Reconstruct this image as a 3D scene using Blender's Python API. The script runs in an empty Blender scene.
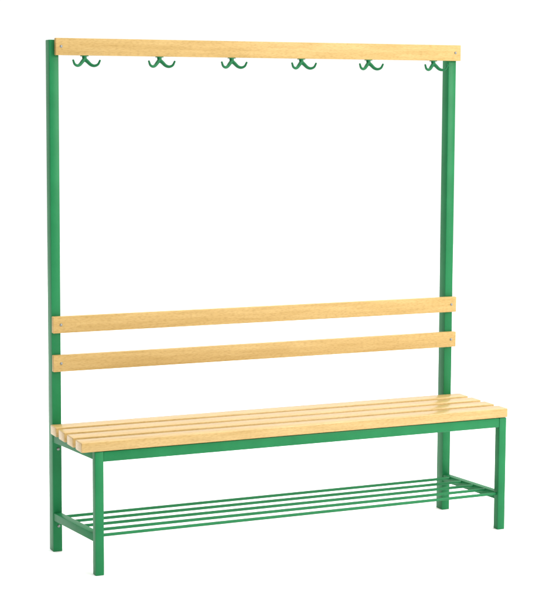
import bpy, bmesh, math
from mathutils import Vector, Matrix

sc = bpy.context.scene
col = sc.collection
sc.view_settings.view_transform = 'Standard'
sc.view_settings.look = 'None'
sc.view_settings.exposure = 0

# ------------------------------------------------------------ camera
cx, cy, cz, yaw, pit, rol, f, px, py = -1.7186, -5.6731, 1.6029, 0.4212, -0.1002, 0.0045, 1702.73, 267.54, 267.80
F = Vector((math.sin(yaw)*math.cos(pit), math.cos(yaw)*math.cos(pit), math.sin(pit)))
R = Vector((math.cos(yaw), -math.sin(yaw), 0)); U = R.cross(F)
R2 = R*math.cos(rol)+U*math.sin(rol); U2 = U*math.cos(rol)-R*math.sin(rol)
cam = bpy.data.cameras.new("camera"); co = bpy.data.objects.new("camera", cam); col.objects.link(co)
M = Matrix((R2, U2, -F)).transposed().to_4x4(); M.translation = Vector((cx, cy, cz))
co.matrix_world = M
cam.sensor_fit = 'HORIZONTAL'; cam.sensor_width = 36; cam.lens = f/539*36
cam.shift_x = (269.5-px)/539; cam.shift_y = (py-300)/539
cam.clip_end = 500
sc.camera = co

# ------------------------------------------------------------ materials
def new_mat(name):
    m = bpy.data.materials.new(name); m.use_nodes = True
    nt = m.node_tree; b = nt.nodes["Principled BSDF"]
    return m, nt, b

def ramp(nt, stops):
    r = nt.nodes.new("ShaderNodeValToRGB")
    e = r.color_ramp.elements
    while len(e) < len(stops): e.new(0.5)
    for i, (p, c) in enumerate(stops):
        e[i].position = p; e[i].color = (*c, 1)
    return r

def wood(name, dark, mid, light, rough, spec):
    m, nt, b = new_mat(name); N = nt.nodes.new; Lk = nt.links.new
    tc = N("ShaderNodeTexCoord"); geo = N("ShaderNodeNewGeometry")
    off = N("ShaderNodeVectorMath"); off.operation = 'MULTIPLY_ADD'
    comb = N("ShaderNodeCombineXYZ")
    for i in range(3): Lk(geo.outputs["Random Per Island"], comb.inputs[i])
    Lk(comb.outputs[0], off.inputs[0]); off.inputs[1].default_value = (17, 9, 5); Lk(tc.outputs["Object"], off.inputs[2])
    mp = N("ShaderNodeMapping"); mp.inputs["Scale"].default_value = (2.2, 30, 30); Lk(off.outputs[0], mp.inputs[0])
    n1 = N("ShaderNodeTexNoise"); n1.inputs["Scale"].default_value = 2.6; n1.inputs["Detail"].default_value = 5; n1.inputs["Distortion"].default_value = 0.3
    Lk(mp.outputs[0], n1.inputs[0])
    r1 = ramp(nt, [(0.28, dark), (0.5, mid), (0.72, light)]); Lk(n1.outputs[0], r1.inputs[0])
    # fine flecks
    mp2 = N("ShaderNodeMapping"); mp2.inputs["Scale"].default_value = (45, 190, 190); Lk(off.outputs[0], mp2.inputs[0])
    n2 = N("ShaderNodeTexNoise"); n2.inputs["Scale"].default_value = 1.6; n2.inputs["Detail"].default_value = 3; Lk(mp2.outputs[0], n2.inputs[0])
    r2 = ramp(nt, [(0.34, (0.80, 0.77, 0.68)), (0.54, (1, 1, 1))]); Lk(n2.outputs[0], r2.inputs[0])
    mx = N("ShaderNodeMix"); mx.data_type = 'RGBA'; mx.blend_type = 'MULTIPLY'; mx.inputs[0].default_value = 0.7
    Lk(r1.outputs[0], mx.inputs[6]); Lk(r2.outputs[0], mx.inputs[7])
    hs = N("ShaderNodeHueSaturation")
    mr = N("ShaderNodeMapRange"); mr.inputs[3].default_value = 0.95; mr.inputs[4].default_value = 1.05
    Lk(geo.outputs["Random Per Island"], mr.inputs[0]); Lk(mr.outputs[0], hs.inputs["Value"]); Lk(mx.outputs[2], hs.inputs["Color"])
    Lk(hs.outputs[0], b.inputs["Base Color"])
    b.inputs["Roughness"].default_value = rough
    b.inputs["Specular IOR Level"].default_value = spec
    bp = N("ShaderNodeBump"); bp.inputs["Strength"].default_value = 0.12; bp.inputs["Distance"].default_value = 0.001
    Lk(n2.outputs[0], bp.inputs["Height"]); Lk(bp.outputs[0], b.inputs["Normal"])
    return m

WOOD = wood("oiled_beech", (0.45, 0.292, 0.098), (0.50, 0.332, 0.122), (0.54, 0.370, 0.146), 0.5, 0.2)
SEATWOOD = wood("varnished_beech", (0.44, 0.288, 0.098), (0.49, 0.328, 0.122), (0.53, 0.365, 0.146), 0.27, 0.4)

def paint(name, c0, c1):
    m, nt, b = new_mat(name)
    n = nt.nodes.new("ShaderNodeTexNoise"); n.inputs["Scale"].default_value = 9; n.inputs["Detail"].default_value = 5
    tc = nt.nodes.new("ShaderNodeTexCoord"); nt.links.new(tc.outputs["Object"], n.inputs[0])
    r = ramp(nt, [(0.3, c0), (0.7, c1)]); nt.links.new(n.outputs[0], r.inputs[0])
    nt.links.new(r.outputs[0], b.inputs["Base Color"])
    b.inputs["Roughness"].default_value = 0.4; b.inputs["Specular IOR Level"].default_value = 0.15
    n3 = nt.nodes.new("ShaderNodeTexNoise"); n3.inputs["Scale"].default_value = 260; nt.links.new(tc.outputs["Object"], n3.inputs[0])
    bp = nt.nodes.new("ShaderNodeBump"); bp.inputs["Strength"].default_value = 0.08; bp.inputs["Distance"].default_value = 0.001
    nt.links.new(n3.outputs[0], bp.inputs["Height"]); nt.links.new(bp.outputs[0], b.inputs["Normal"])
    return m
GREEN = paint("green_enamel_paint", (0.010, 0.150, 0.049), (0.015, 0.185, 0.063))
SHADED_GREEN = paint("hook_green_shaded", (0.008, 0.11, 0.038), (0.011, 0.135, 0.048))  # frame green darkened for the hooks: shade below the rail put into the colour

STEEL, nt, b = new_mat("zinc_plated_steel")
n = nt.nodes.new("ShaderNodeTexNoise"); n.inputs["Scale"].default_value = 120
r = ramp(nt, [(0.3, (0.20, 0.21, 0.20)), (0.7, (0.30, 0.31, 0.30))]); nt.links.new(n.outputs[0], r.inputs[0])
nt.links.new(r.outputs[0], b.inputs["Base Color"]); b.inputs["Metallic"].default_value = 0.6; b.inputs["Roughness"].default_value = 0.45

FLOOR, nt, b = new_mat("white_studio_floor")
n = nt.nodes.new("ShaderNodeTexNoise"); n.inputs["Scale"].default_value = 3
r = ramp(nt, [(0.3, (0.93, 0.93, 0.93)), (0.7, (0.95, 0.95, 0.95))]); nt.links.new(n.outputs[0], r.inputs[0])
nt.links.new(r.outputs[0], b.inputs["Base Color"]); b.inputs["Roughness"].default_value = 0.9; b.inputs["Specular IOR Level"].default_value = 0.0

# ------------------------------------------------------------ mesh helpers
def add_box(bm, lo, hi, bev=0.0015, skew_x=0.0, seg=2):
    t = bmesh.new()
    bmesh.ops.create_cube(t, size=1)
    for v in t.verts:
        c = [(lo[i]+hi[i])/2 + v.co[i]*(hi[i]-lo[i]) for i in range(3)]
        if v.co.y < 0: c[0] += skew_x
        v.co = c
    if bev > 0:
        bmesh.ops.bevel(t, geom=list(t.edges), offset=bev, segments=seg, profile=0.5, affect='EDGES')
    merge(bm, t)

def merge(bm, t):
    me = bpy.data.meshes.new("tmp"); t.to_mesh(me); t.free(); bm.from_mesh(me); bpy.data.meshes.remove(me)

def catmull(P, k=6):
    P = [Vector(p) for p in P]; Q = [P[0]*2-P[1]] + P + [P[-1]*2-P[-2]]
    out = []
    for i in range(1, len(Q)-2):
        a, b_, c, d = Q[i-1:i+3]
        for j in range(k):
            t = j/k
            out.append(0.5*((2*b_)+(c-a)*t+(2*a-5*b_+4*c-d)*t*t+(3*b_-a-3*c+d)*t**3))
    out.append(P[-1]); return out

def sweep(bm, pts, radii, n=12, deep=1.0):
    """tube along pts; deep > 1 widens the section along y (flat-bar hooks)"""
    rings = []
    m = len(pts); up = None
    for i, p in enumerate(pts):
        d = (pts[min(i+1, m-1)]-pts[max(i-1, 0)]).normalized()
        if up is None: up = d.orthogonal().normalized()
        up = (up - d*up.dot(d)).normalized(); sd = d.cross(up)
        r_ = radii[i]; ring = []
        for k in range(n):
            o = up*math.cos(2*math.pi*k/n)*r_ + sd*math.sin(2*math.pi*k/n)*r_
            o.y *= deep
            ring.append(bm.verts.new(p+o))
        rings.append(ring)
    for a, b_ in zip(rings, rings[1:]):
        for k in range(n):
            bm.faces.new((a[k], a[(k+1) % n], b_[(k+1) % n], b_[k]))
    bm.faces.new(rings[0][::-1]); bm.faces.new(rings[-1])

def finish(bm, name, mat, origin, parent=None, parent_origin=(0, 0, 0), smooth=True):
    origin = Vector(origin)
    bmesh.ops.recalc_face_normals(bm, faces=bm.faces)
    for v in bm.verts: v.co -= origin
    me = bpy.data.meshes.new(name); bm.to_mesh(me); bm.free()
    me.materials.append(mat)
    if smooth:
        for p in me.polygons: p.use_smooth = True
        me.set_sharp_from_angle(angle=math.radians(35))
    ob = bpy.data.objects.new(name, me); col.objects.link(ob)
    ob.location = origin - Vector(parent_origin)
    if parent: ob.parent = parent
    return ob

# ------------------------------------------------------------ setting
bm = bmesh.new()
bmesh.ops.create_circle(bm, cap_ends=True, radius=11, segments=96)
floor = finish(bm, "floor", FLOOR, (0, 0, 0), smooth=False); floor["kind"] = "structure"
floor.location = (1.5, 1.5, 0)

# ------------------------------------------------------------ bench
L, D, H = 1.6131, 0.3496, 1.8
ZS, TS = 0.4573, 0.0353
root = bpy.data.objects.new("cloakroom_bench", None); root.empty_display_size = 0.2
root.location = (L/2, -D/2, 0); col.objects.link(root)
RO = tuple(root.location)
root["label"] = "green steel cloakroom bench with wooden slats, coat hooks and shoe shelf"
root["category"] = "bench"

PW, PD = 0.033, 0.046
PX = (0.0, L-0.006-PW)
def post(x0):
    bm = bmesh.new(); add_box(bm, (x0, 0, 0), (x0+PW, PD, H-0.006), 0.0022)
    return finish(bm, "post", GREEN, (x0+PW/2, PD/2, 0), root, RO)
def bolt(parent, po, pos, axis='y', r_=0.005):
    bm = bmesh.new()
    prof = [(r_, 0.0), (r_, 0.0008), (r_*0.85, 0.0022), (r_*0.5, 0.0032), (0.0004, 0.0036)]
    rings = []
    for rr, h in prof:
        ring = []
        for k in range(18):
            a = 2*math.pi*k/18
            if axis == 'y': c = (pos[0]+rr*math.cos(a), pos[1]-h, pos[2]+rr*math.sin(a))
            else: c = (pos[0]-h, pos[1]+rr*math.cos(a), pos[2]+rr*math.sin(a))
            ring.append(bm.verts.new(c))
        rings.append(ring)
    for a, b_ in zip(rings, rings[1:]):
        for k in range(18): bm.faces.new((a[k], a[(k+1) % 18], b_[(k+1) % 18], b_[k]))
    bm.faces.new(rings[0]); bm.faces.new(rings[-1])
    return finish(bm, "bolt", STEEL, pos, parent, po)

pl = post(PX[0]); pr = post(PX[1])
for z in (0.368, 0.092):
    bolt(pl, (PW/2, PD/2, 0), (PW*0.62, 0.0, z), 'y', 0.0055)

# coat rail
RT = 0.020; HR = 0.0590
bm = bmesh.new(); add_box(bm, (0.0172, -RT, H-HR), (1.6155, -0.0003, H), 0.002)
rail_o = (L/2, -RT/2, H-HR/2)
rail = finish(bm, "coat_rail", WOOD, rail_o, root, RO)
for x in (0.036, 1.592): bolt(rail, rail_o, (x, -RT, H-0.029))

# hook
bm = bmesh.new()
add_box(bm, (-0.013, -0.0180, -0.0030), (0.013, -0.003, 0.0), 0.0008)
sweep(bm, catmull([(0, -0.010, -0.002), (0, -0.011, -0.009), (0, -0.014, -0.018)], 4), [0.0082]*4+[0.0078]*4+[0.0055], 14)
for s in (-1, 1):
    pts = catmull([(0, -0.012, -0.012), (s*0.009, -0.016, -0.0205), (s*0.020, -0.021, -0.0315), (s*0.031, -0.027, -0.0350), (s*0.042, -0.032, -0.0300), (s*0.048, -0.035, -0.0175)], 7)
    k = len(pts)
    rad = [0.0070-0.0038*(i/(k-1))**1.2 for i in range(k)]
    sweep(bm, pts, rad, 14, deep=1.3)
    bmesh.ops.create_uvsphere(bm, u_segments=12, v_segments=8, radius=0.0036, matrix=Matrix.Translation(pts[-1]))
hx = [0.122+0.2758*i for i in range(6)]
hz = H-HR
first = finish(bm, "coat_hook", SHADED_GREEN, (0, 0, 0), rail, (0, 0, 0))
first.location = Vector((hx[0], 0.0, hz))-Vector(rail_o)
for x in hx[1:]:
    o = first.copy(); col.objects.link(o); o.parent = rail
    o.location = Vector((x, 0.0, hz))-Vector(rail_o)

# backrest
bm = bmesh.new()
for z in (0.8384, 0.7027):
    add_box(bm, (0, -RT, z-0.0582), (L, -0.0003, z), 0.002)
bo = (L/2, -RT/2, 0.74)
back = finish(bm, "backrest", WOOD, bo, root, RO)
for z in (0.8384, 0.7027):
    for x in (0.028, L-0.022): bolt(back, bo, (x, -RT, z-0.029))

# seat
bm = bmesh.new()
y1 = -0.003; n = 4; total = D+0.005-0.003; gap = 0.029; w = (total-gap*(n-1))/n
for i in range(n):
    ya = y1-i*(w+gap)
    add_box(bm, (-0.0083, ya-w, ZS-TS+0.002), (1.6428, ya, ZS), 0.003, seg=3)
seat = finish(bm, "seat", SEATWOOD, (L/2, -D/2, ZS), root, RO)

# front legs
LX0, LX1, LW = 0.0404, 1.6409-0.030, 0.030
ztop = ZS-TS
for x0 in (LX0, LX1):
    bm = bmesh.new(); add_box(bm, (x0, -D, 0), (x0+LW, -D+LW, ztop), 0.0022)
    finish(bm, "leg", GREEN, (x0+LW/2, -D+LW/2, 0), root, RO)

# seat frame
bm = bmesh.new()
RX = PX[1]
add_box(bm, (LX0+LW, -D+0.001, ztop-0.035), (LX1, -D+0.029, ztop-0.0005), 0.002)
add_box(bm, (PW, 0.004, ztop-0.030), (RX, 0.034, ztop-0.0005), 0.002)
add_box(bm, (0.002, -D+LW, ztop-0.030), (0.030, 0.0, ztop-0.0005), 0.002, skew_x=LX0-0.001)
add_box(bm, (RX+0.002, -D+LW, ztop-0.030), (RX+0.030, 0.0, ztop-0.0005), 0.002, skew_x=LX1-RX-0.001)
finish(bm, "seat_frame", GREEN, (L/2, -D/2, ztop-0.015), root, RO)

# shoe shelf: rods butt between the two end bars
bm = bmesh.new()
zb0, zb1 = 0.112, 0.140
add_box(bm, (0.002, -D+LW, zb0), (0.030, 0.0, zb1), 0.002, skew_x=LX0-0.001)
add_box(bm, (RX+0.002, -D+LW, zb0), (RX+0.030, 0.0, zb1), 0.002, skew_x=LX1-RX-0.001)
nr = 5
for i in range(nr):
    y = -0.040-(D-0.016-0.040)*i/(nr-1)
    q = min(1, -y/(D-LW)); zr = zb1-0.0060
    a = Vector((0.026+(LX0-0.001)*q, y, zr)); e = Vector((RX+0.006+(LX1-RX-0.001)*q, y, zr))
    pts = [a.lerp(e, t/12) for t in range(13)]
    sweep(bm, pts, [0.0053]*13, 14)
finish(bm, "shoe_shelf", GREEN, (L/2, -D/2, zb1), root, RO)

# ------------------------------------------------------------ light
w_ = bpy.data.worlds.new("World"); sc.world = w_; w_.use_nodes = True
nt = w_.node_tree; N = nt.nodes.new; Lk = nt.links.new
bg = nt.nodes["Background"]
tc = N("ShaderNodeTexCoord")
dt = N("ShaderNodeVectorMath"); dt.operation = 'DOT_PRODUCT'
v = Vector((-0.92, -0.38, 0.0)).normalized(); dt.inputs[1].default_value = v
Lk(tc.outputs["Generated"], dt.inputs[0])
mr = N("ShaderNodeMapRange"); mr.interpolation_type = 'SMOOTHSTEP'
mr.inputs[1].default_value = -0.05; mr.inputs[2].default_value = 0.6; mr.inputs[3].default_value = 1.06; mr.inputs[4].default_value = 0.03
Lk(dt.outputs["Value"], mr.inputs[0]); Lk(mr.outputs[0], bg.inputs["Strength"])
bg.inputs["Color"].default_value = (1, 1, 1, 1)

def area(name, loc, target, sx, sy, power, colr=(1, 1, 1)):
    l = bpy.data.lights.new(name, 'AREA'); l.shape = 'RECTANGLE'; l.size = sx; l.size_y = sy; l.energy = power; l.color = colr
    o = bpy.data.objects.new(name, l); col.objects.link(o); o.location = loc
    o.rotation_euler = (Vector(target)-Vector(loc)).to_track_quat('-Z', 'Y').to_euler()
area("floor_whitening_fill", (2.6, 2, 7), (2.6, 2, 0), 15, 16, 1700)  # added overhead fill that whitens the floor and washes out contact shadows
area("key_softbox", (4.0, -5.5, 3.2), (0.8, 0, 0.8), 2.6, 2.6, 320, (1, 0.98, 0.95))
